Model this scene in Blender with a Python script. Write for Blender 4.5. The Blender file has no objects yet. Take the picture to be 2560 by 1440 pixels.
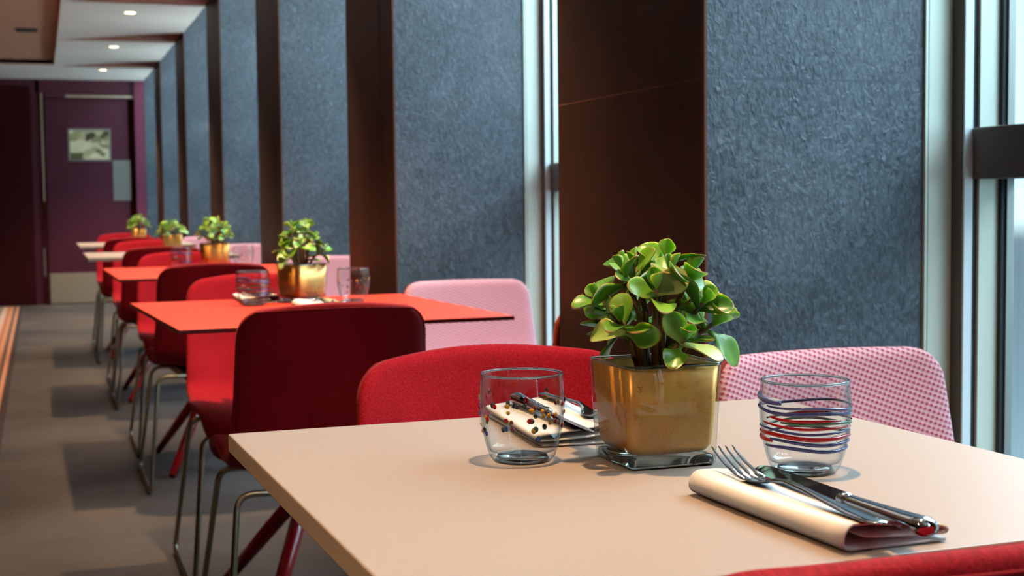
import bpy, bmesh, math, random
from mathutils import Vector, Matrix, Euler, noise

sc = bpy.context.scene
COL = sc.collection
random.seed(7)
PI = math.pi

# ------------------------------------------------------------------ camera
H = 1.04
YAW, PITCH, ROLL = math.radians(18.60983), math.radians(3.53764), math.radians(0.6)
fw = Vector((math.sin(YAW) * math.cos(PITCH), math.cos(YAW) * math.cos(PITCH), -math.sin(PITCH)))
rt = Vector((math.cos(YAW), -math.sin(YAW), 0))
up = rt.cross(fw)
cr, sr = math.cos(ROLL), math.sin(ROLL)
cam_x = rt * cr - up * sr
cam_y = rt * sr + up * cr
cd = bpy.data.cameras.new('camera')
cam = bpy.data.objects.new('camera', cd)
COL.objects.link(cam)
M = Matrix((cam_x, cam_y, -fw)).transposed().to_4x4()
M.translation = Vector((0, 0, H))
cam.matrix_world = M
cd.sensor_width = 36
cd.lens = 3500 / 2560 * 36
cd.clip_start = 0.05
cd.dof.use_dof = True
cd.dof.focus_distance = 1.45
cd.dof.aperture_fstop = 11
sc.camera = cam

# ------------------------------------------------------------------ world, exposure
SKY = 13.5
SUN = 32.0
LAMP = 128.0
AISLE = 26.0
w = bpy.data.worlds.new('sky'); sc.world = w
w.use_nodes = True
nt = w.node_tree
bg = nt.nodes['Background']
bg.inputs[0].default_value = (0.66, 0.84, 1.0, 1)
bg.inputs[1].default_value = SKY
sd = bpy.data.lights.new('sun', 'SUN')
sun = bpy.data.objects.new('sun', sd); COL.objects.link(sun)
sd.energy = SUN; sd.angle = math.radians(.6); sd.color = (1.0, .96, .88)
# high sun added over the building to bounce terrace light up to the ceiling
sun.rotation_euler = Vector((.30, .30, -.90)).to_track_quat('-Z', 'Y').to_euler()
vs = sc.view_settings
vs.view_transform = 'Standard'
vs.look = 'None'
vs.exposure = 0.0
vs.gamma = 1.0
vs.use_curve_mapping = False
try:
    sc.cycles.use_denoising = True
    sc.cycles.max_bounces = 10
    sc.cycles.transparent_max_bounces = 24
    sc.cycles.transmission_bounces = 10
    sc.cycles.sample_clamp_indirect = 4.0
    sc.cycles.caustics_reflective = False
    sc.cycles.caustics_refractive = False
except Exception:
    pass

# ------------------------------------------------------------------ helpers
def lin(r, g, b):
    f = lambda v: (v / 255 / 12.92) if v <= 10 else ((v / 255 + 0.055) / 1.055) ** 2.4
    return (f(r), f(g), f(b), 1)

def mesh_obj(name, verts, faces, mat=None, parent=None, smooth=False, loc=None):
    me = bpy.data.meshes.new(name)
    me.from_pydata([tuple(v) for v in verts], [], faces)
    me.update()
    if mat:
        for m_ in (mat if isinstance(mat, (list, tuple)) else [mat]):
            me.materials.append(m_)
    if smooth:
        me.polygons.foreach_set('use_smooth', [True] * len(me.polygons))
    o = bpy.data.objects.new(name, me)
    COL.objects.link(o)
    if parent: o.parent = parent
    if loc is not None: o.location = loc
    return o

def share(name, me, parent=None, loc=(0, 0, 0), rot=None, scale=None):
    o = bpy.data.objects.new(name, me)
    COL.objects.link(o)
    if parent: o.parent = parent
    o.location = loc
    if rot is not None: o.rotation_euler = rot
    if scale is not None: o.scale = scale
    return o

def empty(name, loc=(0, 0, 0), rz=0):
    o = bpy.data.objects.new(name, None)
    COL.objects.link(o)
    o.location = loc
    o.rotation_euler = (0, 0, rz)
    o.empty_display_size = 0.05
    return o

def tag(o, label=None, cat=None, group=None, kind=None):
    if label: o['label'] = label
    if cat: o['category'] = cat
    if group: o['group'] = group
    if kind: o['kind'] = kind
    return o

def copy_tree(o, parent=None):
    c = o.copy(); COL.objects.link(c); c.parent = parent
    for ch in list(o.children):
        copy_tree(ch, c)
    return c

class MB:
    def __init__(s): s.v = []; s.f = []
    def box(s, x0, x1, y0, y1, z0, z1):
        b = len(s.v)
        s.v += [(x0, y0, z0), (x1, y0, z0), (x1, y1, z0), (x0, y1, z0), (x0, y0, z1), (x1, y0, z1), (x1, y1, z1), (x0, y1, z1)]
        s.f += [(b, b + 3, b + 2, b + 1), (b + 4, b + 5, b + 6, b + 7), (b, b + 1, b + 5, b + 4), (b + 1, b + 2, b + 6, b + 5), (b + 2, b + 3, b + 7, b + 6), (b + 3, b, b + 4, b + 7)]
        return s
    def prism(s, poly, z0, z1):
        b = len(s.v); n = len(poly)
        s.v += [(x, y, z0) for x, y in poly] + [(x, y, z1) for x, y in poly]
        s.f += [tuple(b + i for i in reversed(range(n))), tuple(b + n + i for i in range(n))]
        s.f += [(b + i, b + (i + 1) % n, b + n + (i + 1) % n, b + n + i) for i in range(n)]
        return s
    def tube(s, pts, r, n=10, caps=True):
        pts = [Vector(p) for p in pts]
        rs = r if isinstance(r, (list, tuple)) else [r] * len(pts)
        t0 = (pts[1] - pts[0]).normalized()
        ref = Vector((0, 0, 1)) if abs(t0.z) < .9 else Vector((1, 0, 0))
        nrm = t0.cross(ref).normalized()
        b = len(s.v)
        for i, p in enumerate(pts):
            a = pts[max(i - 1, 0)]; c = pts[min(i + 1, len(pts) - 1)]
            t = (c - a).normalized()
            nrm = (nrm - t * nrm.dot(t)).normalized()
            bn = t.cross(nrm)
            for k in range(n):
                an = 2 * PI * k / n
                s.v.append(tuple(p + (nrm * math.cos(an) + bn * math.sin(an)) * rs[i]))
        for i in range(len(pts) - 1):
            for k in range(n):
                a = b + i * n + k; c = b + i * n + (k + 1) % n
                s.f.append((a, c, c + n, a + n))
        if caps:
            s.f.append(tuple(b + k for k in reversed(range(n))))
            e = b + (len(pts) - 1) * n
            s.f.append(tuple(e + k for k in range(n)))
        return s
    def lathe(s, prof, n=48, close=False):
        b = len(s.v); m = len(prof)
        for r, z in prof:
            for k in range(n):
                a = 2 * PI * k / n
                s.v.append((r * math.cos(a), r * math.sin(a), z))
        rng = m if close else m - 1
        for i in range(rng):
            for k in range(n):
                a = b + i * n + k; c = b + i * n + (k + 1) % n
                j = ((i + 1) % m) * n - i * n
                s.f.append((a, c, c + j, a + j))
        return s
    def build(s, name, mat=None, parent=None, smooth=False, loc=None):
        return mesh_obj(name, s.v, s.f, mat, parent, smooth, loc)

def bevel(o, width, seg=2, angle=0.6):
    m = o.modifiers.new('bevel', 'BEVEL'); m.width = width; m.segments = seg
    m.limit_method = 'ANGLE'; m.angle_limit = angle
    m.harden_normals = False
    return o

def fillet(pts, r, seg=6):
    pts = [Vector(p) for p in pts]
    out = [pts[0]]
    for i in range(1, len(pts) - 1):
        p = pts[i]; a = pts[i - 1] - p; c = pts[i + 1] - p
        rr = min(r, a.length * .48, c.length * .48)
        p0 = p + a.normalized() * rr; p2 = p + c.normalized() * rr
        for k in range(seg + 1):
            t = k / seg
            out.append(p0 * (1 - t) ** 2 + p * 2 * t * (1 - t) + p2 * t * t)
    out.append(pts[-1])
    return out

# ------------------------------------------------------------------ materials
class N:
    def __init__(s, name):
        s.m = bpy.data.materials.new(name); s.m.use_nodes = True
        s.t = s.m.node_tree; s.p = s.t.nodes['Principled BSDF']; s.out = s.t.nodes['Material Output']
    def n(s, typ, **kw):
        nd = s.t.nodes.new(typ)
        for k, v in kw.items(): setattr(nd, k, v)
        return nd
    def l(s, a, b): s.t.links.new(a, b)
    def set(s, **kw):
        for k, v in kw.items(): s.p.inputs[k.replace('_', ' ')].default_value = v
        return s
    def coords(s, which='Object', scale=(1, 1, 1), rot=(0, 0, 0)):
        tc = s.n('ShaderNodeTexCoord'); mp = s.n('ShaderNodeMapping')
        mp.inputs['Scale'].default_value = scale; mp.inputs['Rotation'].default_value = rot
        s.l(tc.outputs[which], mp.inputs[0]); return mp.outputs[0]
    def noise(s, co, scale, detail=4, rough=.5, dist=0.0):
        nd = s.n('ShaderNodeTexNoise'); nd.inputs['Scale'].default_value = scale
        nd.inputs['Detail'].default_value = detail; nd.inputs['Roughness'].default_value = rough
        nd.inputs['Distortion'].default_value = dist
        s.l(co, nd.inputs['Vector']); return nd.outputs['Fac']
    def ramp(s, fac, stops):
        r = s.n('ShaderNodeValToRGB')
        while len(r.color_ramp.elements) < len(stops): r.color_ramp.elements.new(0.5)
        for e, (p, c) in zip(r.color_ramp.elements, stops):
            e.position = p; e.color = c
        s.l(fac, r.inputs[0]); return r.outputs[0]
    def math(s, op, a, b=None):
        m = s.n('ShaderNodeMath', operation=op)
        for i, v in enumerate((a, b)):
            if v is None: continue
            if isinstance(v, (int, float)): m.inputs[i].default_value = v
            else: s.l(v, m.inputs[i])
        return m.outputs[0]
    def mixc(s, fac, a, b):
        m = s.n('ShaderNodeMix', data_type='RGBA')
        if isinstance(fac, (int, float)): m.inputs[0].default_value = fac
        else: s.l(fac, m.inputs[0])
        for i, v in ((6, a), (7, b)):
            if isinstance(v, tuple): m.inputs[i].default_value = v
            else: s.l(v, m.inputs[i])
        return m.outputs[2]
    def bump(s, h, strength=.3, dist=.01, chain=None):
        b = s.n('ShaderNodeBump'); b.inputs['Strength'].default_value = strength; b.inputs['Distance'].default_value = dist
        s.l(h, b.inputs['Height'])
        if chain is not None: s.l(chain, b.inputs['Normal'])
        s.l(b.outputs[0], s.p.inputs['Normal']); return b.outputs[0]
    def color(s, sock): s.l(sock, s.p.inputs['Base Color'])

def plain(name, rgb, rough=.5, metal=0.0, spec=.5):
    a = N(name); a.set(Base_Color=rgb, Roughness=rough, Metallic=metal)
    a.p.inputs['Specular IOR Level'].default_value = spec
    return a.m

MAT = {}
def mats():
    # slate slab, rough split face
    a = N('split_slate'); co = a.coords('Object')
    dist = a.noise(co, 3.0, 3, .6)
    co2 = a.coords('Object', (1, 1, .55), (0, .7, 0))
    n1 = a.noise(co2, 95, 6, .64, 1.2)
    def ridged(co_, scale, detail, dist_):
        nd = a.n('ShaderNodeTexNoise', noise_type='RIDGED_MULTIFRACTAL', normalize=True)
        nd.inputs['Scale'].default_value = scale; nd.inputs['Detail'].default_value = detail; nd.inputs['Distortion'].default_value = dist_
        nd.inputs['Roughness'].default_value = .6
        a.l(co_, nd.inputs['Vector']); return nd.outputs['Fac']
    rd = ridged(co2, 85, 4, 1.0)
    n2 = a.noise(co, 2.6, 5, .62, .5)
    n3 = a.noise(co2, 210, 4, .6, .6)
    c = a.ramp(n2, [(.28, lin(27, 34, 42)), (.50, lin(43, 52, 62)), (.64, lin(64, 71, 79)), (.76, lin(112, 102, 94))])
    ridge_light = a.ramp(rd, [(.25, (0, 0, 0, 1)), (.75, (1, 1, 1, 1))])
    sp = a.ramp(n1, [(.40, (0, 0, 0, 1)), (.66, (1, 1, 1, 1))])
    a.color(a.mixc(a.math('MULTIPLY', a.math('ADD', a.math('MULTIPLY', ridge_light, .5), a.math('MULTIPLY', sp, .5)), .6), c, lin(126, 142, 158)))  # pale highlights painted along the ridges and grain of the slate
    hgt = a.math('ADD', a.math('MULTIPLY', n1, .6), a.math('MULTIPLY', rd, .55))
    hgt = a.math('ADD', hgt, a.math('MULTIPLY', n3, .25))
    hgt = a.math('ADD', hgt, a.math('MULTIPLY', dist, .8))
    a.bump(hgt, .5, .007)
    a.set(Roughness=.38); a.p.inputs['Specular IOR Level'].default_value = .65
    MAT['slate'] = a.m
    # smoother stone slab on the room side, dim warm shade put into its brown
    a = N('shaded_brown_stone'); co = a.coords('Object', (1, 1, .6))
    n1 = a.noise(co, 3.5, 5, .65, .6); n2 = a.noise(co, 30, 4, .6)
    a.color(a.ramp(n1, [(.25, lin(44, 30, 26)), (.55, lin(58, 41, 36)), (.8, lin(76, 52, 44))]))
    a.bump(a.math('ADD', n1, a.math('MULTIPLY', n2, .25)), .3, .006)
    a.set(Roughness=.55); a.p.inputs['Specular IOR Level'].default_value = .3
    MAT['shaded_brown_stone'] = a.m
    MAT['rust_trim'] = plain('rust_trim', lin(88, 46, 28), .5, .2)
    MAT['grout_grey'] = plain('grout_grey', lin(78, 88, 98), .9); MAT['grout_brown'] = plain('grout_brown', lin(128, 84, 66), .9)
    MAT['core'] = plain('pier_core', lin(104, 72, 58), .9)
    # floor: dark cloudy stone screed
    a = N('floor_stone'); co = a.coords('Object')
    n1 = a.noise(co, 1.6, 6, .6, .4); n2 = a.noise(co, 14, 5, .6)
    a.color(a.mixc(a.math('MULTIPLY', n2, .5), a.ramp(n1, [(.3, lin(42, 40, 40)), (.5, lin(66, 62, 60)), (.7, lin(90, 84, 79))]), lin(60, 57, 56)))
    a.bump(n2, .12, .004); a.set(Roughness=.6)
    MAT['floor'] = a.m
    # ceiling
    a = N('ceiling_white'); co = a.coords('Object')
    a.color(a.ramp(a.noise(co, 2, 2), [(.3, lin(228, 224, 218)), (.7, lin(236, 232, 226))])); a.set(Roughness=.8)
    MAT['ceiling'] = a.m
    MAT['ceil_brown'] = plain('ceiling_brown', lin(176, 132, 106), .7)
    MAT['ceil_red'] = plain('ceiling_red_brown', lin(150, 84, 58), .7)
    MAT['ceil_edge'] = plain('ceiling_edge', lin(214, 172, 150), .7)
    MAT['slot'] = plain('vent_dark', lin(40, 34, 30), .8)
    # maroon wall and door paint
    a = N('maroon_paint'); co = a.coords('Object')
    n1 = a.noise(co, 3, 3)
    a.color(a.ramp(n1, [(.3, lin(74, 24, 42)), (.7, lin(84, 29, 50))])); a.set(Roughness=.45)
    MAT['maroon'] = a.m
    MAT['maroon_dark'] = plain('maroon_dark', lin(56, 9, 13), .75, 0.0, .15)
    MAT['maroon_light'] = plain('maroon_light', lin(108, 40, 66), .45)
    MAT['steel'] = plain('brushed_steel', lin(214, 204, 180), .42, .85)
    MAT['steel_dull'] = plain('dull_steel', lin(150, 152, 148), .5, .8)
    a = N('painted_pane_glow'); co = a.coords('Object', (3.5, 1, 5)); vo = a.n('ShaderNodeTexVoronoi', distance='CHEBYCHEV'); a.l(co, vo.inputs['Vector']); vo.inputs['Scale'].default_value = 2.6
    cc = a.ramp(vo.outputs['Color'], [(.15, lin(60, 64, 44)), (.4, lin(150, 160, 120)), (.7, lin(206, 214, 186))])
    a.l(cc, a.p.inputs['Emission Color']); a.p.inputs['Emission Strength'].default_value = .55; a.set(Base_Color=lin(30, 34, 28), Roughness=.1)  # bright scene in the pane painted as a faintly glowing blocky pattern
    MAT['pane_glow'] = a.m
    # fabrics
    def fabric(name, c0, c1, c2, sc_=240.0):
        a = N(name); co = a.coords('UV')
        n1 = a.noise(co, sc_, 3, .6, .8); n2 = a.noise(co, sc_ * 3, 2, .6); n3 = a.noise(co, 9, 2)
        f = a.math('ADD', a.math('MULTIPLY', n1, .8), a.math('MULTIPLY', n3, .2))
        a.color(a.ramp(f, [(.3, c0), (.5, c1), (.72, c2)]))
        a.bump(a.math('ADD', n1, a.math('MULTIPLY', n2, .5)), .35, .0012)
        a.set(Roughness=.85); a.p.inputs['Specular IOR Level'].default_value = .15
        a.p.inputs['Sheen Weight'].default_value = .25
        a.p.inputs['Sheen Roughness'].default_value = .4
        a.p.inputs['Sheen Tint'].default_value = (1, .45, .4, 1)
        return a.m
    MAT['red'] = fabric('red_wool', lin(108, 2, 10), lin(150, 8, 21), lin(184, 28, 42), 420.0)
    MAT['rust'] = fabric('rust_wool', lin(120, 34, 14), lin(146, 44, 20), lin(160, 58, 30))
    # pink houndstooth-like weave
    a = N('pink_weave'); co = a.coords('UV')
    sep = a.n('ShaderNodeSeparateXYZ'); a.l(co, sep.inputs[0])
    k = 2 * PI / .0125
    u = a.math('MULTIPLY', a.math('ADD', sep.outputs[0], a.math('MULTIPLY', sep.outputs[1], .35)), k)
    v = a.math('MULTIPLY', a.math('ADD', sep.outputs[1], a.math('MULTIPLY', sep.outputs[0], -.45)), k)
    pr = a.math('MULTIPLY', a.math('SINE', u), a.math('SINE', v))
    pr = a.math('ADD', pr, a.math('MULTIPLY', a.math('SINE', a.math('ADD', u, v)), .45))
    n1 = a.noise(co, 420, 2, .6)
    pr = a.math('ADD', a.math('MULTIPLY', pr, .4), a.math('MULTIPLY', n1, .5))
    a.color(a.ramp(pr, [(.12, lin(204, 162, 174)), (.36, lin(186, 130, 144)), (.55, lin(152, 58, 76))]))
    a.bump(pr, .5, .0015)
    a.set(Roughness=.8); a.p.inputs['Specular IOR Level'].default_value = .2; a.p.inputs['Sheen Weight'].default_value = .3
    MAT['pink'] = a.m
    # laminates
    a = N('cream_laminate'); co = a.coords('Object')
    n1 = a.noise(co, 900, 2, .6)
    a.color(a.ramp(n1, [(.3, lin(166, 153, 144)), (.7, lin(174, 161, 152))])); a.set(Roughness=.42)
    a.p.inputs['Specular IOR Level'].default_value = .4
    a.bump(n1, .05, .0005)
    MAT['cream'] = a.m
    MAT['cream_edge'] = plain('cream_edge', lin(206, 184, 164), .5)
    a = N('red_laminate'); co = a.coords('Object')
    n1 = a.noise(co, 700, 2, .6)
    a.color(a.ramp(n1, [(.3, lin(214, 58, 30)), (.7, lin(222, 66, 36))])); a.set(Roughness=.42)
    MAT['red_lam'] = a.m
    MAT['red_edge'] = plain('red_edge', lin(110, 14, 14), .5)
    MAT['red_paint'] = plain('red_lacquer', lin(168, 22, 34), .25)
    MAT['chrome'] = plain('satin_chrome', lin(158, 150, 128), .28, 1.0)
    MAT['black'] = plain('black_plastic', lin(18, 17, 17), .5)
    # gold leaf liner
    a = N('gold_leaf'); co = a.coords('Object')
    n1 = a.noise(co, 28, 5, .65, 1.2); n2 = a.noise(co, 120, 3, .6, 2.0)
    c = a.ramp(n1, [(.28, lin(240, 150, 60)), (.45, lin(255, 180, 82)), (.7, lin(255, 202, 110))])
    cr_ = a.ramp(n2, [(.27, (1, 1, 1, 1)), (.31, (0, 0, 0, 1))])
    a.color(a.mixc(a.math('MULTIPLY', cr_, .6), c, lin(96, 58, 24)))
    a.set(Roughness=.30, Metallic=.28); a.bump(n1, .15, .002)
    MAT['gold'] = a.m
    # clear glass for thin walls: see-through with Fresnel reflections, denser at the edges
    def thin_glass(name, tint, edge, ior=1.45, gloss_r=.02):
        m = bpy.data.materials.new(name); m.use_nodes = True
        t = m.node_tree; t.nodes.clear()
        out = t.nodes.new('ShaderNodeOutputMaterial')
        tr = t.nodes.new('ShaderNodeBsdfTransparent'); gl = t.nodes.new('ShaderNodeBsdfGlossy'); gl.inputs['Roughness'].default_value = gloss_r
        lw = t.nodes.new('ShaderNodeLayerWeight'); lw.inputs[0].default_value = .35
        rp = t.nodes.new('ShaderNodeValToRGB')
        rp.color_ramp.elements[0].position = .35; rp.color_ramp.elements[0].color = tint
        rp.color_ramp.elements[1].position = .95; rp.color_ramp.elements[1].color = edge
        t.links.new(lw.outputs['Facing'], rp.inputs[0]); t.links.new(rp.outputs[0], tr.inputs[0])
        lw2 = t.nodes.new('ShaderNodeLayerWeight'); lw2.inputs[0].default_value = .5
        pw = t.nodes.new('ShaderNodeMath'); pw.operation = 'POWER'; pw.inputs[1].default_value = 4.0
        ma = t.nodes.new('ShaderNodeMath'); ma.operation = 'MULTIPLY_ADD'; ma.inputs[1].default_value = .8; ma.inputs[2].default_value = ((ior - 1) / (ior + 1)) ** 2 * 1.6
        t.links.new(lw2.outputs['Facing'], pw.inputs[0]); t.links.new(pw.outputs[0], ma.inputs[0])
        mx = t.nodes.new('ShaderNodeMixShader')
        t.links.new(ma.outputs[0], mx.inputs[0]); t.links.new(tr.outputs[0], mx.inputs[1]); t.links.new(gl.outputs[0], mx.inputs[2])
        t.links.new(mx.outputs[0], out.inputs[0])
        return m
    MAT['glass'] = thin_glass('clear_glass', (.98, .99, .99, 1), (.84, .88, .88, 1))
    MAT['pot_glass'] = thin_glass('pot_glass', (.965, .98, .96, 1), (.42, .50, .40, 1), 1.6)
    MAT['window'] = thin_glass('window_glass', (.90, .96, .96, 1), (.8, .9, .9, 1), 1.3)
    a = N('solid_glass'); a.set(Base_Color=(.93, .98, .95, 1), Roughness=.02, IOR=1.45)
    a.p.inputs['Transmission Weight'].default_value = 1.0
    MAT['solid_glass'] = a.m
    def colour_glass(name, rgb):
        a = N(name); a.set(Base_Color=rgb, Roughness=.08); a.p.inputs['Coat Weight'].default_value = .6
        return a.m
    MAT['dot_red'] = colour_glass('glass_red', lin(206, 26, 26)); MAT['dot_blue'] = colour_glass('glass_blue', lin(54, 86, 168))
    MAT['dot_amber'] = colour_glass('glass_amber', lin(232, 168, 46)); MAT['dot_green'] = colour_glass('glass_green', lin(70, 110, 80))
    MAT['dot_dark'] = colour_glass('glass_dark', lin(52, 50, 62))
    MAT['dot_red2'] = colour_glass('glass_red_deep', lin(150, 20, 26)); MAT['stripe_blue'] = colour_glass('glass_slate_blue', lin(70, 74, 130))
    MAT['cutlery'] = plain('polished_steel', lin(214, 214, 216), .09, 1.0)
    # napkin
    a = N('napkin_cloth'); co = a.coords('UV')
    wv = a.math('MULTIPLY', a.math('SINE', a.math('MULTIPLY', a.noise(co, 900, 2), 20)), .5)
    a.set(Base_Color=lin(238, 232, 228), Roughness=.9); a.bump(wv, .12, .0005)
    a.p.inputs['Sheen Weight'].default_value = .2
    MAT['napkin'] = a.m
    # plant
    a = N('jade_leaf')
    oi = a.n('ShaderNodeObjectInfo'); co = a.coords('UV'); sep = a.n('ShaderNodeSeparateXYZ'); a.l(co, sep.inputs[0])
    base = a.ramp(oi.outputs['Random'], [(0, lin(66, 124, 44)), (.35, lin(100, 160, 50)), (.75, lin(130, 182, 62)), (1, lin(172, 188, 128))])
    edge = a.ramp(sep.outputs[0], [(.88, (0, 0, 0, 1)), (.985, (1, 1, 1, 1))])
    a.color(a.mixc(a.math('MULTIPLY', edge, .75), base, lin(150, 70, 40)))
    a.set(Roughness=.32); a.p.inputs['Subsurface Weight'].default_value = .45
    a.p.inputs['Subsurface Radius'].default_value = (.004, .006, .001)
    a.p.inputs['Subsurface Scale'].default_value = 1.0
    MAT['leaf'] = a.m
    MAT['stem'] = plain('jade_stem', lin(128, 104, 72), .6)
    MAT['soil'] = plain('soil', lin(50, 38, 28), .95)
    # window metal
    MAT['alu'] = plain('pale_aluminium', lin(212, 216, 202), .32, .25)
    MAT['alu_blue'] = plain('bright_aluminium', lin(222, 230, 234), .3, .2)
    MAT['bronze'] = plain('bronze_metal', lin(92, 80, 76), .38, .5)
    MAT['gasket'] = plain('rubber_gasket', lin(30, 40, 44), .6)
    MAT['facade'] = plain('facade_blue_grey', lin(72, 90, 98), .8)
    MAT['screenwall'] = plain('screenwall_paint', lin(150, 168, 174), .8)
    MAT['terrace'] = plain('terrace_paving', lin(224, 226, 226), .8)
    # runner rug: lengthwise stripes with fine ribs
    a = N('runner_rug'); co = a.coords('Object'); sep = a.n('ShaderNodeSeparateXYZ'); a.l(co, sep.inputs[0])
    fx = a.math('FRACT', a.math('MULTIPLY', sep.outputs[0], 5.4))
    st = a.ramp(fx, [(0, lin(204, 150, 112)), (.18, lin(196, 120, 90)), (.2, lin(60, 48, 50)), (.26, lin(60, 48, 50)), (.28, lin(190, 170, 156)), (.55, lin(206, 160, 128)), (.6, lin(160, 70, 50)), (.78, lin(214, 150, 104)), (.9, lin(90, 60, 56))])
    rib = a.math('SINE', a.math('MULTIPLY', sep.outputs[1], 2 * PI / .05))
    a.color(a.mixc(a.math('MULTIPLY', a.math('ADD', rib, 1), .12), st, lin(60, 40, 36)))
    a.bump(rib, .3, .004); a.set(Roughness=.95)
    MAT['rug'] = a.m
    MAT['rug_edge'] = plain('rug_binding', lin(52, 36, 36), .95)
    a = N('lamp_glow'); a.set(Base_Color=(1, .9, .7, 1)); a.p.inputs['Emission Color'].default_value = (1, .78, .5, 1); a.p.inputs['Emission Strength'].default_value = 9
    MAT['glow'] = a.m
    MAT['white_metal'] = plain('white_metal', lin(232, 226, 218), .5)
mats()

# ------------------------------------------------------------------ room
XW = 1.10                      # room side of the piers
XG = 1.70                      # glass plane
PITCH_Y = 2.2375
C0 = 2.209                     # nearest visible pier corner
DARK = 0.728                   # pier length along the room
CEIL = 2.37
YB = 15.6
XL, YF = -3.6, -2.6

fl = MB().box(XL, 1.9, YF, YB + .1, -.12, 0).build('floor', MAT['floor']); tag(fl, 'dark cloudy grey stone floor', kind='structure')
g = MB().box(1.9, 30, -20, 40, -.4, -.3).build('terrace', MAT['terrace']); tag(g, 'pale paved terrace outside the windows', kind='structure')
tag(MB().box(12, 12.4, -30, 50, -.3, 7.0).build('added_facade', MAT['facade']), 'pale blue-grey facade added to dim the sky seen through the window glass', kind='structure')  # wall added outside so the view does not blow out to white
tag(MB().box(2.6, 2.75, -12, 34, -.3, 1.06).build('screenwall', MAT['screenwall']), 'pale blue-grey parapet added to hide the bright terrace outside the glass', kind='structure')  # low wall added to cover the overbright paving below the transom
tag(MB().box(XL - .1, XL, YF, YB, 0, 3.0).build('wall_left', MAT['maroon_dark']), 'dark maroon side wall across the aisle', kind='structure')
tag(MB().box(XL, 1.9, YF - .1, YF, 0, 3.05).build('wall_front', MAT['maroon_dark']), 'dark maroon wall behind the viewer', kind='structure')

# ceiling: a recessed brown field over the aisle, a pale margin, pale bay panels and red-brown wedges at the piers
ce = empty('ceiling', (0, 0, 0)); tag(ce, 'pale ceiling in bays with a recessed brown field', kind='structure')
XR, YR = 0.178, 14.0
MB().box(XL, XR, YF, YR, 2.416, 2.6).build('recess_field', MAT['ceil_brown'], ce)
HB = 2.95                      # the window bays rise higher than the room ceiling
m = MB().box(XR, XW - .002, YF, YB + .1, 2.378, HB + .1); m.box(XL, XR, YR, YB + .1, 2.38, 2.6)
m.build('ceiling_slab', MAT['ceil_red'], ce)
MB().box(XW - .002, 1.9, YF, YB + .1, HB, HB + .1).build('bay_soffit', MAT['ceiling'], ce)
m = MB().box(XR - .004, XR, YF, YR, 2.37, 2.42); m.box(XL, XR, YR, YR + .01, 2.37, 2.42)
m.build('recess_edge', MAT['ceil_edge'], ce)
for i in range(-2, 7):
    ya = C0 + PITCH_Y * (i - 1) + DARK; yb = C0 + PITCH_Y * i
    if i == 6: yb = YB
    # the panel meets its neighbour at the recess and leaves a red-brown wedge at the pier
    poly = [(XR, max(ya, YF)), (XW, max(ya, YF)), (XW, yb), (XR, yb + (DARK - .02 if i < 6 else 0))]
    MB().prism(poly, CEIL, 2.3775).build('ceiling_panel', MAT['ceiling'], ce)
MB().box(XL, XR, YR + .01, YB, CEIL, 2.379).build('ceiling_panel', MAT['ceiling'], ce)
MB().box(-.13, .03, 11.55, 11.72, 2.405, 2.418).build('ceiling_slot', MAT['slot'], ce)

# back wall with door
wb = MB().box(XL, 0.035, YB, YB + .1, 0, 2.4); wb.box(0.0, 1.9, YB, YB + .1, 2.23, 2.4); wb.box(.999, 1.9, YB, YB + .1, 0, 2.3); wb.box(0, 1.9, YB + .1, YB + .16, 0, 2.4); wb.box(XW, 1.9, YB, YB + .16, 2.3, 3.05)
wb = wb.build('wall_back', MAT['maroon']); tag(wb, 'maroon painted back wall around the door', kind='structure')
tag(MB().box(XL, -.05, YB - .03, YB - .001, 0, 2.30).build('wall_panel', MAT['maroon_dark']), 'dark maroon panelled wall left of the door', kind='structure')
tag(MB().box(1.0, 1.095, YB - .045, YB - .002, 0, 2.368).build('trim_1', MAT['maroon_light']), 'lighter maroon door post beside the slate pier', kind='structure')
dr = empty('door_1', (0.53, YB + .03, 0)); tag(dr, 'maroon swing door with small window and steel plates', kind='structure')
def dpart(name, x0, x1, z0, z1, y0, y1, mat, par=dr):
    return MB().box(x0 - .53, x1 - .53, y0, y1, z0, z1).build(name, mat, par)
dl = dpart('door_leaf', .09, .93, .006, 2.175, 0, .045, MAT['maroon'])
dpart('door_gap', .93, .999, 0, 2.23, .03, .06, MAT['maroon_dark'])
dpart('door_frame', .036, .088, 0, 2.225, -.05, .02, MAT['maroon_dark'])
dpart('door_head', .088, .999, 2.178, 2.229, -.045, .02, MAT['maroon'])
dpart('edge_strip', .05, .066, 1.09, 2.22, -.056, -.05, MAT['steel'])
dpart('edge_strip', .036, .05, .30, .60, -.056, -.05, MAT['steel_dull'])
dpart('head_strip', .30, .985, 2.185, 2.21, -.05, -.045, MAT['steel'])
fr = dpart('window_frame', .31, .75, 1.515, 1.86, -.010, -.001, MAT['steel_dull'])
dpart('pane', .33, .73, 1.535, 1.84, -.014, -.0101, MAT['pane_glow'], fr)
dpart('push_plate', .765, .945, 1.095, 1.525, -.005, -.001, MAT['steel_dull'])
dpart('kick_plate', .093, .925, .01, .33, -.006, -.001, MAT['steel'])

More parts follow.
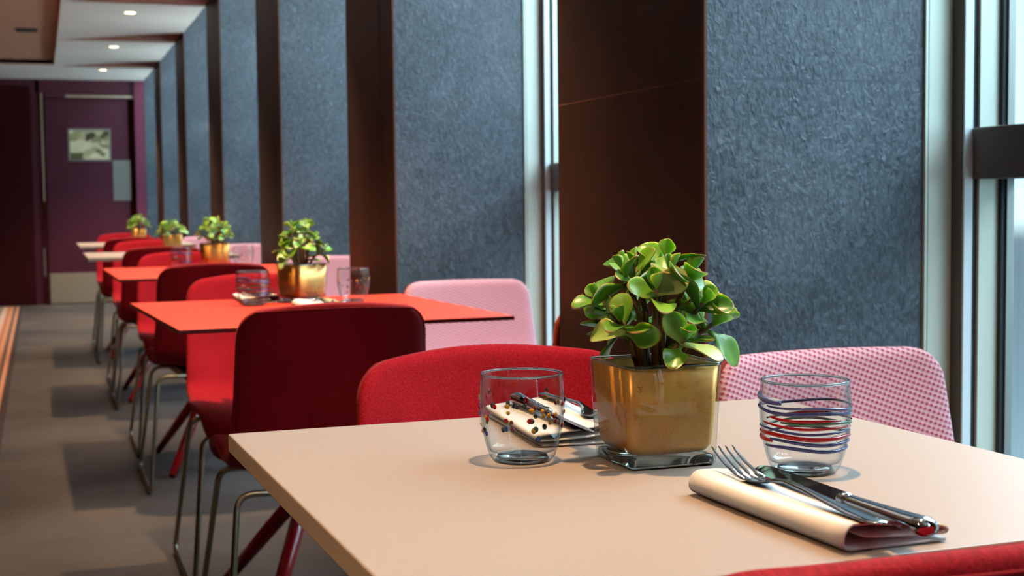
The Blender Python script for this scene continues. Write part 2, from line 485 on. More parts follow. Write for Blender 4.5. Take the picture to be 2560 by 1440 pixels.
# piers
def pier(i):
    y0 = C0 + PITCH_Y * i; y1 = y0 + DARK
    if i == 6: y0 = YB - .03; y1 = YB + .1
    ord_ = {0: 'slate-faced wall pier nearest the camera, right of the plant', 1: 'slate-faced wall pier, second from the camera', 2: 'slate-faced wall pier, third from the camera',
            3: 'slate-faced wall pier, fourth from the camera', 4: 'slate-faced wall pier, fifth from the camera', 5: 'slate-faced wall pier, sixth from the camera',
            6: 'slate-faced strip of wall next to the maroon door post', -1: 'slate-faced wall pier just out of view on the right', -2: 'slate-faced wall pier behind the camera'}[i]
    p = MB().box(XW + .016, 1.72, y0 + .016, y1 - .006, 0, 2.95).build('wall_pier', MAT['core'])
    tag(p, ord_, kind='structure')
    zs = [(0.0, .0495), (.0505, 1.2505), (1.2515, 2.4505), (2.4515, 2.95)]
    g = .0006
    for z0, z1 in zs:
        o = MB().box(XW + .004, 1.545, y0 + random.uniform(0, .0015), y0 + .015, z0, z1).build('slate_slab', MAT['slate'], p)
        if i < 6:
            ys = y0 + .19
            for a, b in ((y0 + .010, ys - g), (ys + g, y1)):
                o = MB().box(XW + random.uniform(0, .002), XW + .015, a, b, z0, z1).build('stone_slab', MAT['shaded_brown_stone'], p)
    for zj in (.05, 1.251, 2.451):
        MB().box(XW + .006, 1.545, y0 + .001, y0 + .014, zj - .0015, zj + .0015).build('grout_line', MAT['grout_grey'], p)
        if i < 6: MB().box(XW + .0008, XW + .014, y0 + .012, y1 - .001, zj - .0012, zj + .0012).build('grout_line', MAT['grout_brown'], p)
    MB().box(XW - .0015, XW + .004, y0 - .002, y0 + .010, 0, 2.95).build('corner_trim', MAT['rust_trim'], p)
    return p
for i in range(-2, 7): pier(i)

# windows in the bays; stepped aluminium frame, transom, pane
def window(i, n):
    yb = C0 + PITCH_Y * i                      # far jamb (at the slate face)
    ya = yb - PITCH_Y + DARK                   # near jamb
    if i == 6: yb = YB - .03
    lab = {0: 'window bay to the right of the nearest slate pier', 1: 'window bay behind the plant, between the first two piers'}.get(i, None)
    if lab is None:
        lab = 'window bay %s' % {2: 'between the second and third pier', 3: 'between the third and fourth pier', 4: 'between the fourth and fifth pier', 5: 'between the fifth and sixth pier', 6: 'between the sixth pier and the door', -1: 'beside the camera on the right'}[i]
    r = empty('window_%d' % n, (XG, (ya + yb) / 2, 0)); tag(r, lab, kind='structure')
    ox, oy = XG, (ya + yb) / 2
    Z1 = HB
    def st(name, x0, x1, d0, d1, mat, z0=0.0, z1=Z1):
        # step of the frame, both jambs; d measured from the jamb into the bay
        for far in (True, False):
            m = MB()
            if far: m.box(x0 - ox, x1 - ox, yb - d1 - oy, yb - d0 - oy, z0, z1)
            else: m.box(x0 - ox, x1 - ox, ya + d0 - oy, ya + d1 - oy, z0, z1)
            m.build(name, mat, r)
    st('edge_bead', 1.5455, 1.551, -.005, .006, MAT['alu'])
    st('edge_gap', 1.551, 1.554, -.005, .001, MAT['gasket'])
    st('jamb_panel', 1.554, 1.604, -.010, .004, MAT['alu'])
    st('jamb_return', 1.604, 1.70, -.010, .034, MAT['bronze'])
    st('jamb_face', 1.606, 1.624, .0341, .040, MAT['alu_blue'])
    st('jamb_gasket', 1.624, 1.634, .0341, .0385, MAT['gasket'])
    st('sash_face', 1.634, 1.676, .0341, .046, MAT['alu'])
    st('sash_gasket', 1.676, 1.696, .0341, .056, MAT['gasket'])
    st('glazing_bead', 1.684, 1.699, .0561, .061, MAT['steel_dull'])
    y0, y1 = ya + .04 - oy, yb - .04 - oy
    bevel(MB().box(1.622 - ox, 1.72 - ox, y0, y1, 1.072, 1.166).build('transom', MAT['bronze'], r), .003)
    MB().box(1.60 - ox, 1.74 - ox, y0, y1, 0, .10).build('sill_rail', MAT['bronze'], r)
    MB().box(1.60 - ox, 1.74 - ox, y0, y1, Z1 - .08, Z1).build('head_rail', MAT['bronze'], r)
    MB().box(-.003, .003, y0, y1, .10, 1.072).build('pane', MAT['window'], r)
    MB().box(-.003, .003, y0, y1, 1.166, Z1 - .08).build('pane', MAT['window'], r)
for n, i in enumerate(range(-1, 7)): window(i, n + 1)

# runner rug along the aisle
rg = empty('runner_rug', (-.8, 10.4, 0)); tag(rg, 'striped orange and beige runner rug along the aisle', 'rug')
MB().box(-.60, .58, -4.9, 4.9, 0, .008).build('pile', MAT['rug'], rg)
m = MB().box(.58, .612, -4.9, 4.9, 0, .010); m.box(-.632, -.60, -4.9, 4.9, 0, .010); m.build('binding', MAT['rug_edge'], rg)

# ------------------------------------------------------------------ downlights
def downlight(x, y, label, z=CEIL, power=LAMP, ang=98, group='ceiling downlights over the tables', blend=.9):
    r = empty('downlight', (x, y, z)); tag(r, label, 'light', group)
    prof = [(.034, -.001), (.047, -.004), (.050, 0.0), (.036, .001)]
    MB().lathe(prof, 28, close=True).build('trim_ring', MAT['white_metal'], r, True)
    MB().lathe([(.0005, -.0022), (.034, -.0022)], 24).build('lens', MAT['glow'], r)
    ld = bpy.data.lights.new('downlight_beam', 'SPOT'); ld.energy = power; ld.spot_size = math.radians(ang); ld.spot_blend = blend
    ld.color = (1.0, .62, .32); ld.shadow_soft_size = .022
    lo = bpy.data.objects.new('downlight_beam', ld); COL.objects.link(lo); lo.parent = r; lo.location = (0, 0, -.02)
    return r
LY = [1.30, 3.56, 5.80, 8.02, 10.1, 12.29, 14.38]
names = ['ceiling downlight above the nearest table, out of frame', 'ceiling downlight above the nearest red table, out of frame', 'ceiling downlight above the second red table, out of frame',
         'ceiling downlight above the fourth table, out of frame', 'glowing round downlight in the nearest visible ceiling bay', 'glowing round downlight in the middle visible ceiling bay', 'glowing round downlight nearest the maroon door']
for y, nm in zip(LY, names):
    downlight(.62 if y < 2 else .636, y, nm, power=LAMP if y < 2 else LAMP * 1.75)
AY = [.75, 3.6, 6.4, 9.2, 12.0]
for k, y in enumerate(AY):
    downlight(-.8 if y < 1 else -1.3, y, 'aisle downlight in the brown ceiling recess, number %s from the door, out of frame' % ['five', 'four', 'three', 'two', 'one'][k], 2.416, AISLE * (3.3 if y < 1 else .5), 120, 'aisle downlights in the recess')

# ------------------------------------------------------------------ tables
T = .774
def table(x0, x1, y0, y1, thick, top, edge, label, rot=0.0, skew=0.0, base=True):
    cx, cy = (x0 + x1) / 2, (y0 + y1) / 2
    r = empty('dining_table', (cx, cy, 0), rot); tag(r, label, 'table', 'square dining tables in a row')
    hx, hy = (x1 - x0) / 2, (y1 - y0) / 2
    o = MB().box(-hx, hx, -hy, hy, T - thick, T).build('tabletop', top, r)
    o.data.materials.append(edge)
    for p in o.data.polygons:
        if abs(p.normal.z) < .5: p.material_index = 1
    bevel(o, .0015, 2)
    MB().lathe([(.0005, .27), (.034, .275), (.034, .30), (.026, .33), (.024, T - thick - .02), (.09, T - thick - .015), (.09, T - thick)], 20).build('column', MAT['red_paint'], r, True)
    for sx in (-1, 1):
        for sy in (-1, 1):
            MB().tube([(sx * .012, sy * .012, .315), (sx * .10, sy * .15, .16), (sx * .185, sy * .285, .0085)], [.021, .019, .014], 12).build('leg', MAT['red_paint'], r, True)
    return r
TA = [
 (.211, .937, .885, 1.645, .021, MAT['cream'], MAT['cream_edge'], 'pale cream square table nearest the camera, laid with glasses and a plant', math.radians(1.6)),
 (.25, 1.02, 3.06, 3.965, .010, MAT['red_lam'], MAT['red_edge'], 'red-topped table nearest the camera, behind the cream table', math.radians(3.0)),
 (.257, 1.01, 5.24, 6.2, .010, MAT['red_lam'], MAT['red_edge'], 'second red-topped table, further from the camera', math.radians(1.0)),
 (.23, 1.0, 7.46, 8.32, .018, MAT['cream'], MAT['cream_edge'], 'pale-topped table beyond the two red tables', 0),
 (.25, 1.0, 9.64, 10.6, .018, MAT['cream'], MAT['cream_edge'], 'farthest pale-topped table, nearest the door', 0)]
for a in TA: table(*a)

# ------------------------------------------------------------------ chairs
def shell_mesh(name, ztop, hw_top, hw_low, mats_, conc=.05, rc=.06, arch=.010, thick=.034):
    # side profile (y forward, z up), from the top of the back to the front lip
    ctrl = [(-.30, ztop), (-.285, ztop - .10), (-.265, ztop - .22), (-.240, .53), (-.205, .478), (-.14, .452), (-.04, .448), (.08, .455), (.17, .456), (.225, .438), (.245, .405)]
    # Catmull-Rom samples
    pts = []
    cp = [ctrl[0]] + ctrl + [ctrl[-1]]
    for i in range(1, len(cp) - 2):
        for k in range(6):
            t = k / 6
            q = []
            for d in (0, 1):
                p0, p1, p2, p3 = cp[i - 1][d], cp[i][d], cp[i + 1][d], cp[i + 2][d]
                q.append(.5 * (2 * p1 + (p2 - p0) * t + (2 * p0 - 5 * p1 + 4 * p2 - p3) * t * t + (3 * p1 - p0 - 3 * p2 + p3) * t ** 3))
            pts.append(Vector((0, q[0], q[1])))
    pts.append(Vector((0, *ctrl[-1])))
    L = [0]
    for a, b in zip(pts, pts[1:]): L.append(L[-1] + (b - a).length)
    tot = L[-1]
    def at(s):
        s = min(max(s, 0), tot)
        for i in range(len(L) - 1):
            if L[i + 1] >= s:
                f = (s - L[i]) / max(L[i + 1] - L[i], 1e-9)
                return pts[i].lerp(pts[i + 1], f)
        return pts[-1]
    ss = [0, .004, .010, .019, .031, .045, rc] + [rc + (tot - rc - .05) * k / 26 for k in range(1, 27)] + [tot - .035, tot - .022, tot - .012, tot - .004, tot]
    us = [-1, -.985, -.95, -.88, -.75, -.58, -.38, -.18, 0, .18, .38, .58, .75, .88, .95, .985, 1]
    grid = []; uvs = []
    for s in ss:
        p = at(s); p2 = at(min(s + .004, tot)); p1 = at(max(s - .004, 0))
        t = (p2 - p1).normalized()
        nrm = Vector((0, -t.z, t.y)).normalized()   # towards the sitter: forward on the back, up on the seat
        if nrm.y < 0 and abs(t.z) > .6: nrm = -nrm
        if nrm.z < -.1: nrm = -nrm
        f = s / tot
        hw = hw_top + (hw_low - hw_top) * min(1, f * 2.2)
        for d in (s, tot - s):
            r_ = rc if d == s else .05
            if d < r_: hw = hw - r_ + math.sqrt(max(r_ * r_ - (r_ - d) ** 2, 0))
        k = 1.0 if f < .35 else max(.35, 1 - (f - .35) * 2.4)
        row = []; ru = []
        for u in us:
            q = p + nrm * (conc * k * (u * hw / hw_low) ** 2 * 1.0)
            q = q.copy(); q.x = u * hw
            if s < .15: q.z -= arch * (u * u) * (1 - s / .15)
            row.append((q, nrm)); ru.append((u * hw, s))
        grid.append(row); uvs.append(ru)
    V = []; F = []; MI = []
    nr, nc = len(ss), len(us)
    def vid(layer, i, j): return layer * nr * nc + i * nc + j
    UV = []
    for layer, sg in ((0, .5), (1, -.5)):
        for i in range(nr):
            for j in range(nc):
                q, nn = grid[i][j]
                # taper the thickness at the border so the edge is rounded
                ed = min(i, nr - 1 - i, j, nc - 1 - j)
                tk = {0: .30, 1: .62, 2: .86}.get(ed, 1.0)
                V.append(q + nn * thick * sg * tk); UV.append(uvs[i][j])
    for i in range(nr - 1):
        for j in range(nc - 1):
            F.append((vid(0, i, j), vid(0, i + 1, j), vid(0, i + 1, j + 1), vid(0, i, j + 1))); MI.append(0)
            F.append((vid(1, i, j), vid(1, i, j + 1), vid(1, i + 1, j + 1), vid(1, i + 1, j))); MI.append(1)
    ring = [(0, j) for j in range(nc)] + [(i, nc - 1) for i in range(1, nr)] + [(nr - 1, j) for j in range(nc - 2, -1, -1)] + [(i, 0) for i in range(nr - 2, 0, -1)]
    for a, b in zip(ring, ring[1:] + ring[:1]):
        F.append((vid(0, *a), vid(0, *b), vid(1, *b), vid(1, *a))); MI.append(1)
    me = bpy.data.meshes.new(name); me.from_pydata([tuple(v) for v in V], [], F); me.update()
    bm = bmesh.new(); bm.from_mesh(me); bmesh.ops.recalc_face_normals(bm, faces=bm.faces); bm.to_mesh(me); bm.free()
    for m_ in mats_: me.materials.append(m_)
    uvl = me.uv_layers.new(name='UVMap')
    for p in me.polygons:
        p.use_smooth = True; p.material_index = MI[p.index] if len(mats_) > 1 else 0
        for li in p.loop_indices: uvl.data[li].uv = UV[me.loops[li].vertex_index]
    # seam line just inside the border on the back side
    seam = []
    for (i, j) in [(i, 1) for i in range(nr // 2, 1, -1)] + [(2, j) for j in range(2, nc - 2)] + [(i, nc - 2) for i in range(2, nr // 2 + 1)]:
        q, nn = grid[i][j]; ed = min(i, nr - 1 - i, j, nc - 1 - j)
        tk = {0: .30, 1: .62, 2: .86}.get(ed, 1.0)
        seam.append(q - nn * (thick * .5 * tk + .0006))
    return me, seam

RED_SHELL, RED_SEAM = shell_mesh('shell', .832, .204, .218, [MAT['red']], conc=.068, rc=.07, arch=.014)
PINK_SHELL, PINK_SEAM = shell_mesh('shell', .80, .200, .225, [MAT['pink'], MAT['rust']], conc=.035, rc=.055, arch=.004, thick=.045)

def make_chair(me, seam, seam_mat, hw=.25):
    r = empty('dining_chair')
    o = share('shell', me, r); ms = o.modifiers.new('smooth', 'SUBSURF'); ms.levels = 1; ms.render_levels = 1
    MB().tube(seam, .0016, 6).build('seam', seam_mat, o, True)
    MB().prism([(-.12, -.17), (.12, -.17), (.14, .12), (-.14, .12)], .408, .432).build('seat_plate', MAT['black'], r)
    zt = .415
    for s in (-1, 1):
        pts = [(0, -.19, zt), (s * (hw - .045), -.19, zt), (s * hw, -.30, .0105), (s * hw, .255, .0105), (s * (hw - .045), .13, zt), (0, .13, zt)]
        MB().tube(fillet(pts, .035, 6), .0075, 12).build('sled_leg', MAT['chrome'], r, True)
        for y in (-.23, .23):
            MB().box(s * hw - .009, s * hw + .009, y - .02, y + .02, 0, .006).build('glide', MAT['black'], r)
    return r

proto_red = make_chair(RED_SHELL, RED_SEAM, MAT['red'])
proto_pink = make_chair(PINK_SHELL, PINK_SEAM, MAT['rust'])
used = {'r': False, 'p': False}
def chair(kind, x, y, rz, label, group):
    proto = proto_red if kind == 'r' else proto_pink
    o = proto if not used[kind] else copy_tree(proto)
    used[kind] = True
    o.location = (x, y, 0); o.rotation_euler = (0, 0, rz)
    tag(o, label, 'chair', group)
    return o
GR = 'red upholstered dining chairs'; GP = 'pink woven chairs in the window bays'
chair('r', .545, .985, 0, 'red chair in the bottom right corner, its back to the camera', GR)
chair('r', .612, 1.65, PI, 'red chair facing the camera across the cream table', GR)
chair('r', .592, 3.205, 0, 'dark red chair back in front of the nearest red table', GR)
chair('r', .608, 3.965, PI, 'red chair facing the camera at the nearest red table', GR)
chair('r', .60, 5.41, 0, 'dark red chair back in front of the second red table', GR)
chair('r', .612, 6.18, PI, 'red chair facing the camera at the second red table', GR)
chair('r', .60, 7.62, 0, 'dark red chair back in front of the nearer far pale table', GR)
chair('r', .615, 8.44, PI, 'red chair facing the camera at the nearer far pale table', GR)
chair('r', .60, 9.83, 0, 'dark red chair back in front of the farthest pale table', GR)
chair('r', .61, 10.72, PI, 'red chair facing the camera at the farthest pale table, nearest the door', GR)
chair('p', 1.18, 1.66, PI, 'pink woven chair right of the cream table, by the nearest slate pier', GP)
chair('p', 1.245, 3.87, PI, 'pink woven chair right of the nearest red table', GP)
chair('p', 1.33, 3.30, 0, 'rust-brown chair back peeking out behind the nearest pier by the window', GP)
chair('p', 1.24, 6.08, PI, 'pink woven chair right of the second red table', GP)
chair('p', 1.20, 8.3, PI, 'pink woven chair by the window at the nearer far pale table', GP)
chair('p', 1.20, 10.5, PI, 'pink woven chair by the window at the farthest pale table', GP)

# ------------------------------------------------------------------ potted jade plants
def leaf_mesh(name, L, W, th, cup, bend):
    # obovate succulent leaf, base at the origin, tip at +y, upper side +z
    ts = [0, .08, .2, .34, .48, .60, .72, .83, .91, .965, 1.0]
    nu, nv = 7, len(ts)
    V = []; UV = []
    for side in (1, -1):
        for i, t in enumerate(ts):
            if t < .6:
                q = t / .6; q = q * q * (3 - 2 * q); wv = W * (.17 + .83 * q)
            else:
                wv = W * math.sqrt(max(1 - ((t - .6) / .4) ** 2, .004))
            for j in range(nu):
                u = -1 + 2 * j / (nu - 1)
                z = cup * (u * wv / W) ** 2 * W - bend * t * t * L
                hh = th * max(0, 1 - u * u) ** .5 * (1 - .5 * t) * (1 if 0 < i < nv - 1 else .3)
                V.append((u * wv, t * L, z + side * hh * .5))
                UV.append((max(abs(u) if t > .3 else abs(u) * t / .3, (t - .5) * 2 if t > .5 else 0), t))
    F = []
    for lay in (0, 1):
        b = lay * nu * nv
        for i in range(nv - 1):
            for j in range(nu - 1):
                q = (b + i * nu + j, b + i * nu + j + 1, b + (i + 1) * nu + j + 1, b + (i + 1) * nu + j)
                F.append(q if lay == 0 else q[::-1])
    n = nu * nv
    ring = [j for j in range(nu)] + [i * nu + nu - 1 for i in range(1, nv)] + [(nv - 1) * nu + j for j in range(nu - 2, -1, -1)] + [i * nu for i in range(nv - 2, 0, -1)]
    for a, c in zip(ring, ring[1:] + ring[:1]): F.append((a, a + n, c + n, c))
    me = bpy.data.meshes.new(name); me.from_pydata(V, [], F); me.update()
    bm = bmesh.new(); bm.from_mesh(me); bmesh.ops.recalc_face_normals(bm, faces=bm.faces); bm.to_mesh(me); bm.free()
    uvl = me.uv_layers.new(name='UVMap')
    for p in me.polygons:
        p.use_smooth = True
        for li in p.loop_indices: uvl.data[li].uv = UV[me.loops[li].vertex_index]
    me.materials.append(MAT['leaf'])
    return me
LEAVES = [leaf_mesh('leaf', .033, .0120, .0048, .35, .08), leaf_mesh('leaf', .036, .0132, .0048, .55, .22), leaf_mesh('leaf', .027, .0100, .0042, .7, -.08), leaf_mesh('leaf', .042, .0140, .005, .25, .30)]

def rsq(h, r, n=5):
    # rounded square outline
    o = []
    for cx, cy, a0 in ((h - r, h - r, 0), (-h + r, h - r, 90), (-h + r, -h + r, 180), (h - r, -h + r, 270)):
        for k in range(n + 1):
            a = math.radians(a0 + 90 * k / n); o.append((cx + r * math.cos(a), cy + r * math.sin(a)))
    return o
def loft(rings, cap0=True, cap1=True, closed=False):
    V = []; F = []; n = len(rings[0])
    for rg_ in rings: V += rg_
    m = len(rings)
    for i in range(m if closed else m - 1):
        for k in range(n):
            a = i * n + k; b = i * n + (k + 1) % n; j = ((i + 1) % m) * n
            F.append((a, b, j + (k + 1) % n, j + k))
    if not closed:
        if cap0: F.append(tuple(reversed(range(n))))
        if cap1: F.append(tuple((m - 1) * n + k for k in range(n)))
    return V, F

PH = .103
def pot_parts(r):
    def ring(h, rad, z): return [(x, y, z) for x, y in rsq(h, rad)]
    # outer glass vessel: tapered walls on a thick base
    hb, ht = .0478, .0522
    V, F = loft([ring(hb - .003, .006, 0), ring(hb, .007, .003), ring(ht, .0075, PH - .002), ring(ht - .001, .007, PH), ring(ht - .0018, .0068, PH - .0005)], True, False)
    mesh_obj('glass_pot', V, F, MAT['pot_glass'], r, True)
    rr_ = [(x, y, PH - .0002) for x, y in rsq(ht - .0012, .007)]
    MB().tube(rr_ + rr_[:2], .0012, 8, False).build('glass_rim', MAT['solid_glass'], r, True)
    V, F = loft([ring(hb - .002, .006, .0015), ring(hb - .001, .007, .004), ring(hb - .0015, .009, .010), ring(hb - .008, .012, .0115)], True, True)
    mesh_obj('glass_base', V, F, MAT['solid_glass'], r, True)
    V, F = loft([ring(hb - .014, .012, .0122), ring(hb - .006, .012, .0148), ring(hb - .0026, .011, .021), ring(hb - .0018, .010, .030), ring(ht - .0016, .009, PH - .0025), ring(ht - .0032, .0085, PH - .0025), ring(hb - .008, .012, .035)], True, False)
    mesh_obj('gold_liner', V, F, MAT['gold'], r, True)
    V, F = loft([ring(ht - .0080, .011, .078), ring(ht - .03, .008, .083)], False, True)
    mesh_obj('soil', V, F, MAT['soil'], r, True)

def potted_plant(loc, label, seed, ntips, R=.072, top=.118, detail=True, rz=0.0, gs=1.0):
    rnd = random.Random(seed)
    r = empty('potted_jade_plant', loc, rz); tag(r, label, 'plant', 'jade plants in gold glass pots')
    pot_parts(r)
    base = Vector((0, 0, PH - .022))
    tips = []
    for k in range(ntips):
        f = (k + .5) / ntips
        ph = k * 2.39996 + rnd.uniform(-.3, .3)
        rad = R * math.sqrt(f) * rnd.uniform(.86, 1.04)
        hz = PH + top * (1 - .72 * f ** 1.3) * rnd.uniform(.90, 1.04) - .012
        tips.append((Vector((rad * math.cos(ph), rad * math.sin(ph), hz)), ph, f))
    up_ = Vector((0, 0, 1))
    for tip, ph, f in tips:
        st = base + Vector((math.cos(ph) * .012, math.sin(ph) * .012, 0))
        mid = st.lerp(tip, .55) + Vector((-math.cos(ph), -math.sin(ph), 0)) * .008 + Vector((0, 0, .006))
        MB().tube([st, mid, tip], [.0042, .0034, .0022], 7).build('stem', MAT['stem'], r, True)
        axis = (tip - mid).normalized(); axis = (axis + up_ * .35).normalized()
        n_l = 6 if detail else 5
        a0 = rnd.uniform(0, 2 * PI)
        for q in range(n_l):
            pair = q // 2
            an = a0 + (q % 2) * PI + pair * PI / 2 + rnd.uniform(-.25, .25)
            side = axis.orthogonal().normalized()
            d = (Matrix.Rotation(an, 3, axis) @ side)
            open_ = [.95, .62, .28][min(pair, 2)] * rnd.uniform(.85, 1.15)      # outer pairs lie open, inner stand up
            dirv = (d * math.sin(open_ * 1.45) + axis * math.cos(open_ * 1.45)).normalized()
            # build frame: y along the leaf, z = upper side (towards the axis)
            zc = (axis - dirv * axis.dot(dirv))
            if zc.length < 1e-3: zc = -d
            zc.normalize(); xc = dirv.cross(zc)
            tw = Matrix.Rotation(rnd.uniform(-.95, .95), 3, dirv); zc = tw @ zc; xc = tw @ xc
            mt = Matrix((xc, dirv, zc)).transposed()
            sc_ = gs * ([1.0, .88, .68][min(pair, 2)]) * rnd.uniform(.85, 1.12)
            o = share('leaf', LEAVES[rnd.choice((0, 1, 1, 3)) if pair < 2 else 2], r, tip - axis * (.016 - .008 * pair), mt.to_euler(), (sc_, sc_, sc_))
    # a few bigger leaves hanging low on the stems
    for k in range(5 if detail else 4):
        ph = k * 2 * PI / (5 if detail else 4) + rnd.uniform(-.3, .3)
        z = PH + rnd.uniform(.006, .03)
        dirv = Vector((math.cos(ph), math.sin(ph), rnd.uniform(.1, .6))).normalized()
        zc = (up_ - dirv * dirv.z).normalized(); xc = dirv.cross(zc)
        mt = Matrix((xc, dirv, zc)).transposed()
        share('leaf', LEAVES[3], r, Vector((math.cos(ph) * .016, math.sin(ph) * .016, z)), mt.to_euler(), (1.1 * gs,) * 3)
    return r
potted_plant((.590, 1.300, T), 'jade plant in a gold glass pot on the cream table, nearest the camera', 14, 17, gs=1.12)
potted_plant((.672, 3.79, T), 'jade plant in a gold glass pot on the nearest red table', 5, 13, detail=False, rz=.5)
potted_plant((.70, 6.02, T), 'jade plant in a gold glass pot on the second red table', 6, 12, R=.078, detail=False, rz=.2)
potted_plant((.70, 8.02, T), 'low jade plant in a gold pot on the nearer far pale table', 9, 10, R=.078, top=.085, detail=False)
potted_plant((.655, 10.15, T), 'jade plant in a gold pot on the farthest pale table, nearest the door', 12, 10, top=.10, detail=False)

# ------------------------------------------------------------------ tumblers
GH = .090
def gprof(z):
    # outer radius of the tumbler at height z
    t = z / GH
    pts = [(0, .0290), (.06, .0335), (.2, .0378), (.4, .0418), (.6, .0438), (.78, .0440), (1, .0424)]
    for (a, ra), (b, rb) in zip(pts, pts[1:]):
        if t <= b: 
            f = (t - a) / (b - a); return ra + (rb - ra) * f
    return pts[-1][1]
def tumbler(loc, kind, label, seed, group, nb=60):
    rnd = random.Random(seed)
    r = empty('tumbler', loc); tag(r, label, 'glass', group)
    zs = [GH * k / 16 for k in range(17)]
    prof = [(gprof(z), z) for z in zs] + [(gprof(GH) - .0009, GH + .0008), (gprof(GH) - .0018, GH)] + [(gprof(z) - .0018, z) for z in reversed(zs[2:-1])] + [(.020, .008), (.0005, .0075)]
    prof = [(.0005, .0005), (.026, .0003)] + prof
    MB().lathe(prof, 56).build('bowl', MAT['glass'], r, True)
    MB().tube([(math.cos(a) * (gprof(GH) - .0009), math.sin(a) * (gprof(GH) - .0009), GH) for a in [2 * PI * k / 48 for k in range(49)]], .0013, 8, False).build('rim', MAT['solid_glass'], r, True)
    MB().lathe([(.0005, .0008), (.024, .0006), (.0275, .0025), (.0255, .0062), (.015, .0072), (.0005, .007)], 40).build('foot', MAT['solid_glass'], r, True)
    if kind == 'dots':
        meshes = []
        for mk in ('dot_red', 'dot_red', 'dot_red2', 'dot_amber', 'dot_amber', 'dot_blue', 'dot_dark', 'dot_green'):
            b = MB().lathe([(.0001, .0014), (.0018, .0010), (.0029, 0), (.0018, -.0006)], 10)
            o = b.build('bead', MAT[mk], None, True); meshes.append(o.data); bpy.data.objects.remove(o)
        halo = MB().lathe([(.0030, .0004), (.0037, .0010), (.0044, 0.0)], 14); ho = halo.build('halo', MAT['glass'], None, True); hm = ho.data; bpy.data.objects.remove(ho)
        for k in range(nb):
            an = k * 2.39996 + rnd.uniform(-.2, .2); z = GH * rnd.triangular(.22, .80, .52)
            rr = gprof(z)
            rot = Vector((math.cos(an), math.sin(an), -.1)).to_track_quat('Z', 'Y').to_euler()
            s_ = rnd.uniform(.75, 1.15)
            b = share('bead', rnd.choice(meshes), r, (rr * math.cos(an), rr * math.sin(an), z), rot, (s_,) * 3)
            if k % 2 == 0: share('bead_ring', hm, b)
    else:
        spec = [(.845, 'stripe_blue', 1.7, 2.9, .0017), (.765, 'stripe_blue', 2.5, 5.2, .0009), (.715, 'stripe_blue', 1.6, 5.3, .0012), (.645, 'dot_red', 2.6, 4.3, .0010), (.605, 'dot_green', 2.9, 5.4, .0010), (.565, 'dot_red', 2.3, 4.9, .0009),
                (.515, 'stripe_blue', 1.6, 5.2, .0008), (.460, 'dot_red', 1.7, 5.3, .0014), (.415, 'dot_red', 1.5, 2.6, .0014), (.395, 'stripe_blue', 2.55, 5.3, .0012), (.325, 'stripe_blue', 2.3, 5.3, .0012),
                (.74, 'stripe_blue', 5.2, 8.0, .0009), (.60, 'dot_red2', 5.0, 7.6, .0009), (.53, 'dot_green', 5.2, 8.0, .0008), (.44, 'dot_dark', 5.1, 7.9, .0009)]
        for t0, mk, a0, a1, w_ in spec:
            n = 36; P_ = []; Rr = []
            for k in range(n + 1):
                f = k / n; an = a0 + (a1 - a0) * f + seed * .37
                z = GH * (t0 - .045 * f + .012 * math.sin(3 * an + t0 * 9))
                P_.append((gprof(z) * math.cos(an), gprof(z) * math.sin(an), z)); Rr.append(1.6 * w_ * (.35 + .65 * math.sin(PI * min(max(f, .04), .96)) ** .4))
            MB().tube(P_, Rr, 8).build('stripe', MAT[mk], r, True)
    return r
GG = 'hand-made tumblers on the tables'
tumbler((.464, 1.350, T), 'dots', 'clear tumbler with coloured dots, left of the near plant', 3, GG)
tumbler((.700, 1.190, T), 'stripes', 'clear tumbler with blue and red stripes on the cream table', 2, GG)
tumbler((.527, 3.70, T), 'stripes', 'striped clear tumbler left of the plant on the nearest red table', 4, GG)
tumbler((.800, 3.72, T), 'dots', 'dotted clear tumbler right of the plant on the nearest red table', 8, GG, 24)
tumbler((.555, 5.95, T), 'stripes', 'clear tumbler left of the plant on the second red table', 5, GG)
tumbler((.815, 5.98, T), 'dots', 'clear tumbler right of the plant on the second red table', 9, GG, 18)

